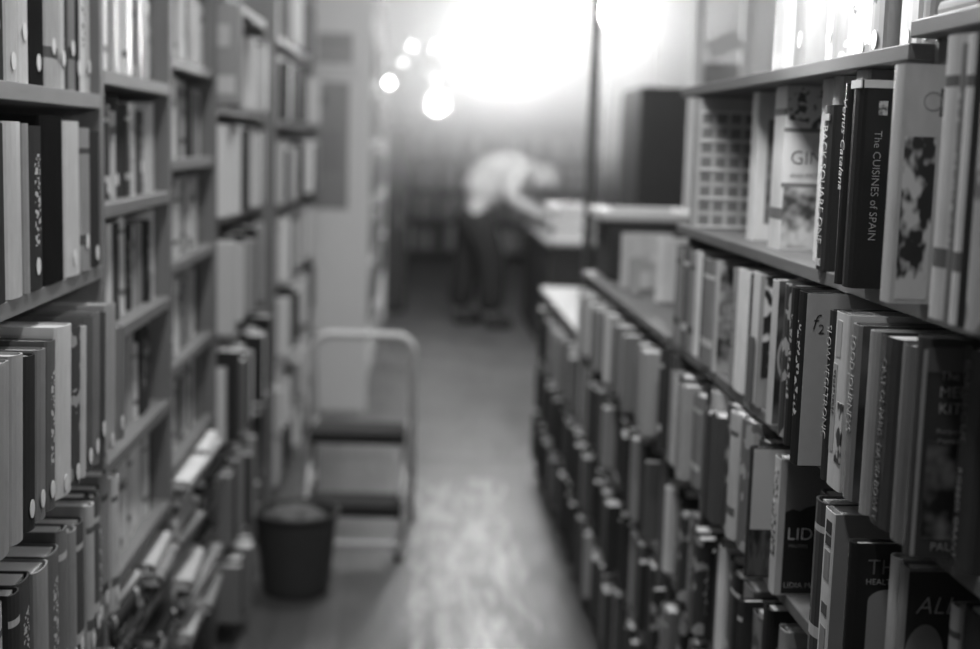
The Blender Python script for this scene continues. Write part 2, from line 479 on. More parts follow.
lettering('cover_title', 'The CUISINES of SPAIN', b, 'cover_down', (.019, -t / 2 - .0008, .190), .0132, .5)
plate('cover_emblem', b, 'cover', .022, .033, .208, .225, art_mat('small_crest', .1, .6, 160, 1), t)
b = make_book(.52, 1.460, 1.495, Z, .2595, .19, .46, 'tall pale cookbook with a painting panel on its cover beside the black Spanish cookbook', 1, GR1, gloss=.3, soft=True)
t = b['_t']
plate('cover_picture', b, 'cover', .006, .041, .005, .182, art_mat('abstract_cover_painting', .02, .6, 42, 2, (1, 1, .6), (.44, .56)), t)
bm = bmesh.new(); n = 24
for k in range(n):
    a0, a1 = 2 * PI * k / n, 2 * PI * (k + 1) / n
    q = [bm.verts.new((.034 + rr * math.cos(a), -t / 2 - .0006, .220 + rr * math.sin(a))) for rr, a in ((.009, a0), (.0105, a0), (.0105, a1), (.009, a1))]
    bm.faces.new(q)
obj('cover_ring', bm, paint(.25), b)
plate('cover_label', b, 'cover', .042, .058, .204, .234, paint(.12), t)
make_book(.52, 1.312, 1.356, Z, .28, .2, .55, 'pale cookbook spine right of the tall painting cover', 1, GR1, kind='banded', gloss=.35)
make_book(.52, 1.298, 1.3105, Z, .27, .2, .22, 'slim dark spine between two pale cookbooks at the upper right edge', 1, GR1, kind='lettered')
make_book(.52, 1.277, 1.297, Z, .278, .2, .68, 'slim white cookbook spine near the upper right edge of the picture', 1, GR1, kind='banded')
make_book(.52, 1.262, 1.276, Z, .278, .2, .04, 'slim black spine beside the last grey cookbook at the upper right edge', 1, GR1)
b = make_book(.518, 1.19, 1.261, Z, .28, .2, .33, 'thick grey cookbook cut off by the upper right edge of the picture', 1, GR1, kind='pictured')

# ------------------------------------------------------------------ right side, second row (in focus)
GR2 = 'cookery books on the second right shelf'
Z = 1.085
far2 = [(.565, 2.895, 2.935, .208, .25), (.57, 2.835, 2.89, .2, .5), (.56, 2.78, 2.83, .213, .15)]
for i, (X, a, c, h, v) in enumerate(far2[::-1]):
    make_book(X, a, c, Z, h, .16, v, auto_label(v, c - a, 3 - i - 1, 'before the end panel on the second right shelf').replace('from the near end, ', ''), 1, GR2, kind='banded')
make_book(.565, 2.727, 2.774, Z, .208, .16, .3, 'mid grey cookbook spine left of the white-topped spine on the second right shelf', 1, GR2, kind='banded')
make_book(.565, 2.683, 2.724, Z, .212, .16, .68, 'pale cookbook spine with a white top on the second right shelf', 1, GR2)
make_book(.57, 2.645, 2.680, Z, .204, .16, .05, 'narrow black cookbook spine beside the white-topped spine', 1, GR2)
make_book(.562, 2.540, 2.640, Z, .206, .16, .24, 'very thick mid grey cookbook on the second right shelf, two-toned spine', 1, GR2, kind='banded')
b = make_book(.562, 2.489, 2.525, Z, .210, .16, .5, 'cookbook with pale spine and dark picture cover, second right shelf', 1, GR2, gloss=.25)
plate('cover_picture', b, 'cover', .004, .155, .004, .21, art_mat('dark_cover_photograph', .02, .4, 24, 2), b['_t'])
make_book(.58, 2.40, 2.43, Z, .205, .15, .3, 'grey cookbook behind the bright white spine on the second right shelf', 1, GR2)
make_book(.562, 2.345, 2.385, Z, .208, .15, .3, 'mid grey spine touching the bright white one on the second right shelf', 1, GR2, kind='lettered')
make_book(.562, 2.272, 2.340, Z, .212, .16, .78, 'bright white thick cookbook spine on the second right shelf', 1, GR2, soft=True)
make_book(.565, 2.239, 2.268, Z, .210, .16, .06, 'thin black spine right of the bright white spine, second right shelf', 1, GR2)
b = make_book(.56, 2.187, 2.233, Z, .216, .16, .6, 'spine pale above and dark below, second right shelf', 1, GR2)
plate('spine_lower_half', b, 'spine', -.021, .021, .002, .11, paint(.12), b['_t'])
b = make_book(.56, 2.150, 2.183, Z, .216, .16, .28, 'grey cookbook with white swirl on dark cover, second right shelf', 1, GR2)
plate('cover_picture', b, 'cover', .003, .155, .05, .215, art_mat('black_cover_white_swirl', .02, .7, 30, 1, cut=(.54, .6)), b['_t'])
b = make_book(.545, 2.012, 2.053, Z, .221, .17, .55, 'cookbook with pale spine and a pale plate arc on its dark cover', 1, GR2, gloss=.25)
t = b['_t']
plate('cover_picture', b, 'cover', .003, .165, .003, .222, art_mat('dark_plate_photograph', .03, .16, 22, 2), t)
bm = bmesh.new()
for k in range(20):
    a0, a1 = PI * .62 + PI * .75 * k / 20, PI * .62 + PI * .75 * (k + 1) / 20
    bm.faces.new([bm.verts.new((.075 + rr * math.cos(a), -t / 2 - .0009, .105 + rr * math.sin(a))) for rr, a in ((.066, a0), (.0695, a0), (.0695, a1), (.066, a1))])
obj('plate_rim', bm, paint(.6), b)
make_book(.540, 1.92, 1.965, Z, .224, .17, .05, 'dark cookbook left of the black-spined pale cover, second right shelf', 1, GR2, kind='pictured', gloss=.3)
make_book(.532, 1.868, 1.90, Z, .226, .17, .025, 'black cookbook pressed against the black-spined pale cover', 1, GR2, kind='lettered', gloss=.3)
b = make_book(.511, 1.748, 1.790, Z, .2322, .175, .03, 'hardback with black spine and plain pale cover marked f2, sticking out', 1, GR2, gloss=.35, kind='lettered')
t = b['_t']
plate('pale_cover_board', b, 'cover', .0035, .174, .001, .2315, paint(.5, .6, .08, 60), t, label='pale grey front cover')
lettering('cover_mark', 'f', b, 'cover', (.010, -t / 2 - .0012, .184), .030, .04, shear=.25)
lettering('cover_mark', '2', b, 'cover', (.0195, -t / 2 - .0012, .179), .018, .04)
b = make_book(.526, 1.667, 1.696, Z, .218, .17, .05, 'dark spine lettered VEGETRONIC beside the pale f2 cover', 1, GR2)
lettering('spine_title', 'SLOW VEGETRONIC', b, 'spine', (-.0006, .009, .200), .0160, .42, squeeze=1.6)
b = make_book(.526, 1.610, 1.664, Z, .220, .17, .62, 'pale paperback with a framed strip and dark leaf pattern on its spine', 1, GR2, soft=True, gloss=.3)
t = b['_t']
plate('spine_frame', b, 'spine', .004, .020, .045, .155, paint(.38), t); plate('spine_panel', b, 'spine', -.004, .014, .165, .21, paint(.42), t)
plate('leaf_pattern', b, 'spine', -.025, -.004, .035, .11, art_mat('leaf_ornament', .04, .6, 40, 1, cut=(.46, .52)), t)
lettering('spine_title', 'VEGETABLES', b, 'spine', (-.0010, .0155, .148), .010, .15)
b = make_book(.526, 1.564, 1.606, Z, .213, .17, .2, 'mid grey spine lettered FOOD JOURNEYS with dark cover', 1, GR2, gloss=.25)
lettering('spine_title', 'FOOD JOURNEYS', b, 'spine', (-.0006, .010, .20), .0150, .42, squeeze=1.7)
plate('dark_cover', b, 'cover', .003, .165, .002, .214, art_mat('glossy_dark_cover', .015, .09, 14, 2), b['_t'])
make_book(.523, 1.506, 1.530, Z, .215, .17, .36, 'slim pale grey spine between two dark glossy cookbooks', 1, GR2, gloss=.3)
b = make_book(.524, 1.437, 1.503, Z, .215, .17, .05, 'thick glossy dark hardback with two lines of faint spine lettering', 1, GR2, gloss=.15)
lettering('spine_title', 'CAST OF PARIS', b, 'spine', (-.0006, .006, .19), .0130, .2, squeeze=1.5)
lettering('spine_author', 'DAVID BOWEY', b, 'spine', (-.0006, .006, .094), .0130, .2, squeeze=1.5)
make_book(.524, 1.386, 1.432, Z, .215, .17, .14, 'glossy grey rounded spine left of the Mediterranean kitchen cover', 1, GR2, gloss=.14)
b = make_book(.518, 1.345, 1.372, Z, .231, .18, .06, 'dark cookbook with Mediterranean kitchen title on its cover, lower right', 1, GR2, gloss=.22)
t = b['_t']
plate('cover_edge', b, 'cover', .002, .006, .002, .219, paint(.4), t)
plate('cover_header', b, 'cover', .006, .178, .196, .2215, paint(.13), t)
plate('cover_picture', b, 'cover', .012, .176, .02, .125, art_mat('dark_dish_photograph', .012, .22, 26, 2, (1, 1, 1), (.45, .65)), t)
for tx, zz, sz in (('The Slow', 0.188, .013), ('MEDITERRANEAN', 0.170, .0165), ('KITCHEN', 0.153, .0165)):
    lettering('cover_title', tx, b, 'cover', (.020, -t / 2 - .0012, zz), sz, .5)
lettering('cover_subtitle', 'Recipes for the', b, 'cover', (.020, -t / 2 - .0012, .132), .008, .32)
lettering('cover_subtitle', 'Passionate Cook', b, 'cover', (.022, -t / 2 - .0012, .122), .008, .32)
lettering('cover_author', 'PAULA', b, 'cover', (.022, -t / 2 - .0012, .008), .013, .4)
b = make_book(.553, 1.285, 1.338, Z, .226, .17, .05, 'dark spine with vertical title at the right edge of the picture', 1, GR2, gloss=.25)
lettering('spine_title', 'BARBECUE', b, 'spine', (-.0006, .006, .215), .018, .14)
lettering('spine_author', 'ROBBER GRANT', b, 'spine', (-.0006, .006, .105), .013, .3)

# ------------------------------------------------------------------ right side, third row
GR3 = 'cookery books on the third right shelf'
Z = .84
make_book(.545, 2.225, 2.277, Z, .218, .16, .5, 'tall pale spine left of the speckled book, third right shelf', 1, GR3, kind='banded')
make_book(.550, 2.150, 2.222, Z, .219, .16, .16, 'thick speckled dark spine right of a tall pale spine, third right shelf', 1, GR3, kind='pictured')
make_book(.56, 2.09, 2.14, Z, .20, .16, .05, 'dark spine left of the book with grass on its cover', 1, GR3)
b = make_book(.525, 2.028, 2.052, Z, .206, .17, .05, 'book with pale sky over dark grass on its cover', 1, GR3, gloss=.35)
t = b['_t']
plate('cover_sky', b, 'cover', .003, .168, .075, .204, paint(.6, .6, .06), t); plate('cover_grass', b, 'cover', .003, .168, .003, .077, art_mat('dark_grass_picture', .01, .12, 70, 2, (1, 1, .3)), t, .0008)
b = make_book(.546, 1.945, 1.978, Z, .208, .17, .55, 'pale-spined cookbook with LIDIA on a dark mountain cover', 1, GR3, soft=True, gloss=.35)
t = b['_t']
plate('cover_sky', b, 'cover', .012, .168, .12, .205, paint(.22, .5, .06), t)
bm = bmesh.new(); xs = [.012 + .156 * k / 14 for k in range(15)]
zs = [.128, .133, .130, .136, .139, .134, .137, .131, .135, .130, .126, .130, .133, .128, .125]
for k in range(14):
    bx_ = [(xs[k], .003), (xs[k + 1], .003), (xs[k + 1], zs[k + 1]), (xs[k], zs[k])]
    f1 = [bm.verts.new((u, -t / 2 - .0009, v)) for u, v in bx_]; bm.faces.new(f1)
obj('cover_mountain', bm, paint(.022, .4), b)
lettering('cover_title', 'LIDIA', b, 'cover', (.016, -t / 2 - .0014, .086), .027, .8)
lettering('cover_subtitle', 'MASTERS', b, 'cover', (.020, -t / 2 - .0014, .074), .007, .35)
lettering('cover_author', 'LIDIA MATTI', b, 'cover', (.015, -t / 2 - .0014, .012), .012, .45)
plate('cover_picture', b, 'cover', .02, .06, .024, .04, art_mat('small_hill_picture', .02, .2, 60, 2), t)
plate('spine_title', b, 'spine', -.010, .010, .15, .19, art_mat('blurred_spine_text', .08, .6, 120, 1, (1, .6, 1), (.44, .5)), t)
plate('spine_author', b, 'spine', -.010, .010, .06, .14, art_mat('blurred_spine_text', .08, .6, 120, 1), t)
make_book(.575, 1.80, 1.85, Z, .19, .15, .12, 'dark book hidden behind the leaning black and white spine', 1, GR3)
b = make_book(.522, 1.650, 1.697, Z, .219, .17, .06, 'dark spine leaning out beside the mountain cover, third right shelf', 1, GR3, kind='banded', gloss=.3)
b = make_book(.522, 1.604, 1.646, Z, .219, .17, .6, 'white spine with bold black blocks and grey cover, third right shelf', 1, GR3, soft=True)
t = b['_t']
for z0, z1, v in ((.19, .206, .04), (.175, .187, .06), (.13, .168, .25), (.085, .1, .1), (.03, .07, .25), (.005, .02, .1)):
    plate('spine_block', b, 'spine', -.012, .008, z0, z1, paint(v), t)
plate('grey_cover', b, 'cover', .002, .168, .001, .218, paint(.27, .5, .08), t)
b = make_book(.506, 1.484, 1.507, Z, .218, .18, .02, 'black cookbook with striped title THE HEALTHY above a pale arch', 1, GR3, gloss=.25)
t = b['_t']
lettering('cover_title', 'THE', b, 'cover', (.019, -t / 2 - .0009, .182), .026, .18)
lettering('cover_title', 'HEALTHY', b, 'cover', (.018, -t / 2 - .0009, .170), .010, .4)
bm = bmesh.new(); n = 14
pts = [(.022, .003), (.067, .003), (.067, .150)] + [(.0445 + .0225 * math.cos(PI * k / n), .150 + .014 * math.sin(PI * k / n)) for k in range(1, n)] + [(.022, .150)]
bm.faces.new([bm.verts.new((u, -t / 2 - .0008, v)) for u, v in pts])
obj('cover_arch', bm, paint(.3), b)
make_book(.540, 1.437, 1.463, Z, .215, .16, .5, 'pale grey narrow spine beside the black striped-title cookbook', 1, GR3)
b = make_book(.540, 1.402, 1.434, Z, .215, .17, .22, 'grey spine and dark cover with letter A over a pale oval', 1, GR3)
t = b['_t']
plate('dark_cover', b, 'cover', .003, .168, .002, .212, paint(.035, .3), t)
lettering('cover_title', 'ALL', b, 'cover', (.012, -t / 2 - .0012, .165), .028, .5, shear=.25)
bm = bmesh.new(); bm.faces.new([bm.verts.new((.025 + .022 * math.cos(2 * PI * k / 24), -t / 2 - .0010, .115 + .038 * math.sin(2 * PI * k / 24))) for k in range(24)])
obj('cover_oval', bm, paint(.25), b)
make_book(.575, 1.346, 1.372, Z, .19, .16, .4, 'slim pale strip of a spine at the bottom right corner', 1, GR3, kind='banded')
make_book(.575, 1.29, 1.34, Z, .2, .16, .05, 'dark book in the bottom right corner of the picture', 1, GR3)
row(1, .552, 2.282, 2.94, Z, .212, .225, 'third right shelf beyond the speckled book', GR3, .042, [.12, .16, .1, .45, .07, .3, .24, .4, .18, .5, .28], stick=0)

# fourth and fifth rows
GR4 = 'books on the fourth right shelf'; Z = .59
b = make_book(.553, 1.985, 2.03, Z, .21, .17, .02, 'black book with white letters SI below the grass cover', 1, GR4, gloss=.3)
lettering('cover_title', 'SIMPLE', b, 'cover', (.024, -b['_t'] / 2 - .0008, .158), .026, .7)
b = make_book(.56, 1.92, 1.962, Z, .2, .17, .3, 'grey book with a dark label on its spine below the mountain cover', 1, GR4)
plate('spine_label', b, 'spine', -.014, .014, .1, .165, paint(.05), b['_t'])
plate('cover_label', b, 'cover', .01, .05, .12, .175, paint(.07), b['_t'])
row(1, .553, 2.035, 2.94, Z, .2, .215, 'fourth right shelf beyond the SI book', GR4, .046, [.3, .08, .2, .04, .1, .6, .1, .05, .08, .1, .05, .35, .08, .05, .15, .06, .5], stick=.1)
row(1, .558, 2.45, 2.94, .34, .2, .215, 'fifth right shelf down', 'books on the fifth right shelf', .05, [.15, .06, .3, .1, .04, .08, .2, .05], stick=.2)

# top row on the right, around the lamp
GR0 = 'books on the top right shelf'
row(1, .61, 1.60, 2.30, 1.63, .26, .30, 'top right shelf under the lamp', GR0, .055, [.3, .12, .5, .25, .6, .35, .2, .55], stick=.95)
row(1, .60, 1.25, 1.44, 1.655, .24, .28, 'top right shelf at the right edge', 'books at the top right edge', .04, [.4, .1, .3], stick=0)
for k, (a, c, v, dz) in enumerate(((1.452, 1.562, .5, 0), (1.455, 1.56, .25, .022), (1.45, 1.555, .6, .045))):
    b = make_book(.60, -.055, .055, 0, .2, .16, v, ['pale book lying lowest of the flat stack at the top right corner', 'grey book lying in the middle of the flat stack, top right corner', 'white book lying uppermost of the flat stack at the top right corner'][k], 1, 'flat stack at top right')
    bpy.data.objects.remove(b.children[0]); bpy.data.objects.remove(b.children[0])
    co = obj('cover', cover_bm(.021, .11, .16, .0025, False), cover_mat('plain', .45), b); co.color = (v, v, v, 1)
    pb = box_part('page_block', pages_mat(), b, (.012, .157, -.0078, .0078, .003, .107))
    b.rotation_euler = (-PI / 2, 0, 0); b.location = (.59 + .006 * k, a, 1.655 + dz + .0110)

# far right shelves, too many to count: one mass
def SR(X, a, c, z, h, hm, tones, tm=.045): row(1, X, a, c, z, h, hm, '', '', tm, tones, stuff=True, jitter=.022)
dk_ = [.06, .04, .1, .05, .18, .04, .09, .35, .06, .04]
lt_ = [.2, .08, .45, .06, .25, .5, .1, .2, .4, .06]
SR(.55, 3.0, 4.53, .84, .195, .2, [.25, .4, .1, .3, .12, .35, .06, .2, .1, .3, .12, .4, .06, .2, .1, .3, .7, .08, .2, .1, .3, .7, .75, .1, .7, .68, .1, .72, .3, .7, .1, .7])
SR(.56, 3.0, 4.53, .59, .2, .215, [.06, .16, .04, .1, .3, .07, .05, .16, .06, .5, .08]); SR(.56, 4.59, 6.03, .59, .2, .22, lt_)
SR(.56, 3.0, 4.53, .34, .2, .21, dk_); SR(.56, 4.59, 6.03, .34, .2, .21, dk_)
SR(.56, 2.6, 2.94, .10, .2, .21, dk_); SR(.56, 3.0, 4.53, .10, .2, .21, [.4, .06, .1, .5, .08, .15]); SR(.56, 4.59, 6.03, .10, .2, .21, dk_)

# ------------------------------------------------------------------ left side books
GA = 'old hardbacks in the nearest left bookcase'
def AL(row_name, X, z, items, depth=.19, lean=0):
    for (a, c, h, v, label, kw) in items:
        make_book(X + kw.pop('dx', 0), a, c, z, h, depth, v, label, -1, GA, lean=lean, **kw)
top_ = [(1.79, 1.88, .25, .05, 'black hardback with round sticker at the upper left corner', dict(sticker=.07)),
        (1.884, 1.966, .26, .05, 'dark spine with a round sticker left of two pale spines, top left shelf', dict(sticker=.075)),
        (1.969, 2.03, .27, .5, 'pale spine left of the thick black one on the top left shelf', dict(kind='plain', sticker=.03)),
        (2.032, 2.084, .27, .62, 'bright pale spine touching the thick black one, top left shelf', dict(sticker=.075)),
        (2.087, 2.172, .28, .02, 'thick black hardback with low round sticker on the top left shelf', dict(sticker=.035)),
        (2.175, 2.258, .25, .42, 'pale grey spine with a darker block, right of the thick black one', dict(kind='banded', sticker=.065)),
        (2.261, 2.286, .28, .6, 'slim white spine after the grey spine with darker block', dict(sticker=.05)),
        (2.288, 2.311, .28, .08, 'slim dark spine after the slim white one, top left shelf', dict()),
        (2.313, 2.362, .28, .25, 'mid grey spine with big white sticker, top left shelf', dict(kind='banded', sticker=.07)),
        (2.364, 2.384, .28, .04, 'thin black spine near the end of the top left shelf', dict(sticker=.04)),
        (2.387, 2.432, .28, .7, 'white glossy spine near the end of the top left shelf', dict(kind='lettered')),
        (2.434, 2.458, .28, .5, 'last pale slim spine before the first divider, top left shelf', dict(sticker=.045))]
AL('top', -.575, ZA[0], top_)
mid_ = [(1.70, 1.80, .24, .06, 'black hardback cut by the left edge of the picture, second shelf', dict()),
        (1.804, 1.89, .242, .05, 'thick dark hardback beside a broad pale one, second left shelf', dict()),
        (1.893, 1.970, .245, .55, 'broad pale hardback with a dark slanted top, second left shelf', dict(gloss=.3)),
        (1.973, 2.002, .243, .3, 'grey narrow hardback right of the broad pale one', dict()),
        (2.004, 2.075, .24, .05, 'black hardback with pale vertical lettering and sticker, second left shelf', dict(kind='lettered', sticker=.035)),
        (2.077, 2.202, .256, .015, 'very thick black hardback in the middle of the second left shelf', dict()),
        (2.206, 2.305, .25, .58, 'thick pale textured hardback right of the very thick black one', dict(sticker=.03)),
        (2.31, 2.375, .24, .3, 'grey hardback with a dark spine label, second left shelf', dict(kind='banded', sticker=.05)),
        (2.385, 2.44, .235, .05, 'last dark spine before the first divider, second left shelf', dict(sticker=.025))]
AL('mid', -.555, ZA[1], mid_)
low_ = [(1.58, 1.665, .25, .35, 'grey hardback cut by the left edge, third left shelf', dict()),
        (1.668, 1.75, .25, .3, 'grey cloth hardback second from the left edge, third left shelf', dict(kind='plain')),
        (1.752, 1.812, .25, .36, 'tall grey hardback with pale top edge, third left shelf', dict()),
        (1.816, 1.868, .24, .04, 'black hardback between two grey ones, third left shelf', dict(sticker=.03)),
        (1.872, 1.92, .24, .22, 'dark grey hardback with sticker right of the black one', dict(sticker=.03)),
        (1.924, 1.972, .245, .13, 'dark hardback left of the broad pale spine, third left shelf', dict(sticker=.03, kind='lettered')),
        (1.977, 2.07, .255, .6, 'broad pale hardback spine leaning on the third left shelf', dict(sticker=.02)),
        (2.073, 2.12, .245, .08, 'black and white mottled spine right of the broad pale one', dict(kind='pictured', sticker=.02)),
        (2.123, 2.155, .24, .55, 'narrow pale spine, third left shelf', dict()),
        (2.158, 2.20, .25, .12, 'dark grey spine left of the taller grey pair', dict(sticker=.025)),
        (2.203, 2.25, .25, .2, 'dark cloth spine with a sticker, third left shelf', dict(sticker=.03)),
        (2.253, 2.29, .245, .08, 'black spine before the last grey volume, third left shelf', dict(sticker=.05)),
        (2.30, 2.375, .25, .36, 'tall grey volume standing last on the third left shelf', dict(sticker=.015)),
        (2.38, 2.45, .2, .2, 'short grey book against the first divider, third left shelf', dict(sticker=.03))]
AL('low', -.515, ZA[2], low_, lean=.055)
bot_tones = [.5, .05, .08, .3, .16, .2, .3, .1, .5, .07, .12, .2, .3, .6]
def lowrow(z, h, where, ya, X, tones):
    y = ya; i = 0
    for v in tones:
        t = random.uniform(.035, .075)
        if y + t > 2.455: break
        make_book(X + random.uniform(-.012, .012), y, y + t, z, h * random.uniform(.9, 1.04), .19, v, auto_label(v, t, i, where), -1, GA,
                  kind=random.choice(['plain', 'banded', 'lettered']), sticker=random.choice([None, .03, .04]))
        y += t + .002; i += 1
lowrow(ZA[3], .255, 'fourth shelf of nearest left bookcase', 1.72, -.525, bot_tones)
lowrow(ZA[4], .25, 'fifth shelf of nearest left bookcase', 2.1, -.535, [.4, .1, .3, .2, .5, .1, .2])

def bay(y0, y1, ztops, wherename, group, rows, X=-.592, tm=.042, hfrac=.80, n=6, sp=.24):
    for k, z in enumerate(ztops[:len(rows)]):
        row(-1, X, y0 + .018, y1 - (.05 if k else .018), z, sp * hfrac, sp - .032, '%s shelf of %s' % (['top', 'second', 'third', 'fourth', 'fifth', 'sixth'][k], wherename), group, tm, rows[k], stick=.18, jitter=.008, depth=.15)
bay(2.477, 3.152, ZB, 'second left bookcase', 'books in the second left bookcase', [
    [.5, .7, .2, .65, .35, .7, .12, .6, .3, .65, .4, .2],
    [.1, .55, .65, .18, .07, .5, .65, .12, .1],
    [.04, .7, .05, .08, .6, .12, .5, .1, .6, .08, .4, .3],
    [.1, .15, .5, .2, .6, .15, .1, .4, .6, .1],
    [.15, .55, .03, .04, .6, .55, .6, .58, .62, .6, .55, .6]])
bay(3.154, 3.835, ZC, 'third left bookcase', 'books in the third left bookcase', [
    [.5, .2, .65, .7, .6, .4, .7, .3],
    [.12, .08, .3, .6, .65, .2, .6, .5],
    [.4, .55, .2, .6, .65, .3, .6, .5],
    [.55, .6, .1, .65, .6, .2, .3, .4],
    [.5, .2, .08, .6, .3, .2]], tm=.05)
# books laid flat in piles under the close shelves
GP = 'books piled flat low on the left'
def pile(ym, z, zmax, k0, where):
    zz = z + .0008; k = 0
    while True:
        th = random.uniform(.018, .036)
        if zz + th > zmax: break
        L = random.uniform(.22, .275); v = random.choice([.03, .06, .15, .3, .55, .75])
        dp = random.uniform(.15, .2)
        b = thing('book', '%s book lying %s from the bottom of %s' % (TONE(v), ORD[k], where), 'book', (-.555 + random.uniform(-.02, .035), ym + random.uniform(-.012, .012), zz + th / 2), 0, GP)
        kind = random.choice(['plain', 'banded', 'lettered', 'plain'])
        c = obj('cover', cover_bm(th, L, dp, .0024, False), cover_mat(kind, .4), b); c.color = (v, v, v, 1)
        p = box_part('page_block', pages_mat(), b, (.012, dp - .004, -th / 2 + .0026, th / 2 - .0026, .003, L - .003))
        for o in (c, p): o.matrix_local = Matrix.Rotation(PI, 4, 'Z') @ Matrix.Translation((0, 0, 0)) @ Matrix(((1, 0, 0, 0), (0, 0, 1, -L / 2), (0, -1, 0, 0), (0, 0, 0, 1)))
        b.rotation_euler = (0, 0, random.uniform(-.06, .06))
        zz += th + .0008; k += 1
for j, (ym, zb, zt, nm) in enumerate(((2.65, .40, .61, 'the nearest flat pile'), (2.97, .40, .615, 'the second flat pile'),
                                      (3.335, .48, .685, 'the third flat pile'), (3.648, .48, .685, 'the fourth flat pile'),
                                      (2.97, .16, .365, 'the lowest pile left of centre'), (3.335, .24, .445, 'the first lowest pile near the bin'),
                                      (3.648, .24, .44, 'the lowest pile nearest the bin'))):
    pile(ym, zb, zt, j, nm)

def SL(X, a, c, z, h, hm, tones, tm=.05): row(-1, X, a, c, z, h, hm, '', '', tm, tones, stuff=True, jitter=.035)
l2 = [.6, .05, .7, .2, .45, .03, .65, .12, .5, .04, .25]
SL(-.55, 4.06, 5.0, Z2[0], .24, .27, [.7, .35, .05, .65, .3, .7, .04]); SL(-.55, 3.88, 5.0, Z2[1], .25, .28, [.7, .05, .65, .6, .04, .7, .3, .05, .6])
SL(-.55, 3.88, 5.0, Z2[2], .26, .3, [.5, .35, .5, .04, .12, .55, .05, .4]); SL(-.535, 3.88, 5.0, Z2[3], .25, .28, l2)
SL(-.52, 3.88, 4.30, Z2[4], .25, .28, [.2, .3, .1, .3]); SL(-.55, 4.31, 5.0, Z2[4], .25, .28, [.2, .1, .3, .08])
SL(-.50, 3.88, 4.22, Z2[5], .19, .2, [.2, .1, .35]); SL(-.56, 4.6, 5.0, Z2[5], .18, .2, [.2, .1])
for k, z in enumerate(Z3):
    SL(-.55, 5.48, 7.38, z, .25, .27 if k < 5 else .18, [.5, .05, .6, .3, .65, .04, .45, .1], .06)
for z in (.45, .8, 1.15, 1.5, 1.85, 2.2):
    row(-1, -.275, 7.52, 11.4, z, .25, .3, '', '', .09, [.12, .2, .08, .25, .1], stuff=True, jitter=.02)
m, nt, b_ = new_mat('assorted_book_spines')
at = nt.nodes.new('ShaderNodeAttribute'); at.attribute_name = 'tone'
nt.links.new(at.outputs['Color'], b_.inputs['Base Color']); b_.inputs['Roughness'].default_value = .6; b_.inputs['Specular IOR Level'].default_value = .1
tag(obj('book_rows', STUFF['books'], m), 'rows of blurred book spines filling the farther shelves on both sides', 'books', None, 'stuff')
# ------------------------------------------------------------------ on top of the fourth left bookcase and on the low right bookcases
t = thing('storage_box', 'grey file box with labels standing on the bookcase behind the piles', 'box', (-.56, 3.95, 1.5855))
box_part('box_body', paint(.33, .7), t, (-.08, .055, -.05, .05, 0, .28), .004)
box_part('label', paint(.6, .8), t, (-.05, .045, -.0515, -.0502, .03, .08)); box_part('label', paint(.55, .8), t, (-.05, .03, -.0515, -.0502, .16, .22))
bm = bmesh.new(); bmesh.ops.create_icosphere(bm, subdivisions=3, radius=1)
for v in bm.verts:
    n_ = .82 + .3 * math.sin(7 * v.co.x + 3 * v.co.y) * math.sin(5 * v.co.z + 4 * v.co.x)
    v.co = Vector((v.co.x * .2, v.co.y * .14, v.co.z * .075)) * n_
o = obj('paper_bag', bm, paint(.8, .7), None, (-.57, 4.15, 1.984)); tag(o, 'crumpled white paper bag on top of the bookcase behind the piles', 'bag')

t = thing('wooden_crate', 'open wooden crate with a pale rim on the low right bookcase', 'crate', (.60, 4.2, 1.0915))
dkp = paint(.05, .6); rimw = paint(.72, .5)
box_part('side_board', dkp, t, (0, .26, 0, .015, 0, .18)); box_part('side_board', dkp, t, (0, .26, .285, .30, 0, .18))
box_part('end_board', dkp, t, (0, .015, .0151, .2849, 0, .18)); box_part('end_board', dkp, t, (.245, .26, .0151, .2849, 0, .18))
box_part('bottom', dkp, t, (.0151, .2449, .0151, .2849, 0, .012))
bm = bmesh.new()
for q in ((-.03, .28, -.012, .02), (-.03, .28, .28, .312)): bx(bm, q[0], q[1], q[2], q[3], .1805, .213)
bx(bm, -.03, .02, .02, .28, .1805, .213); bx(bm, .24, .28, .02, .28, .1805, .213)
obj('rim', bm, rimw, t, bevel=.008)

def standing_book(x, y, z, w, d, h, v, label, rot=0, lean=0, cover=None):
    """a book shown face out, cover towards the camera"""
    b = thing('book', label, 'book', (x, y, z), rot, 'books on top of the low right bookcase')
    c = obj('cover', cover_bm(d, h, w, .002, False), cover_mat('plain', .4), b); c.color = (v, v, v, 1)
    box_part('page_block', pages_mat(), b, (.012, w - .003, -d / 2 + .0022, d / 2 - .0022, .003, h - .003))
    if cover: plate('cover_picture', b, 'cover', .02, w - .02, .05, h - .06, cover, d)
    return b
standing_book(.60, 3.95, 1.0915, .15, .03, .16, .62, 'pale book facing out in front of the wooden crate', cover=art_mat('pale_cover_picture', .4, .75, 20, 2))
standing_book(.645, 3.60, 1.0915, .11, .035, .17, .75, 'white book facing out on the low right bookcase, nearest the end panel', rot=.2)
standing_book(.60, 3.78, 1.0915, .03, .025, .1, .4, 'small grey booklet standing between two pale books on the low bookcase')

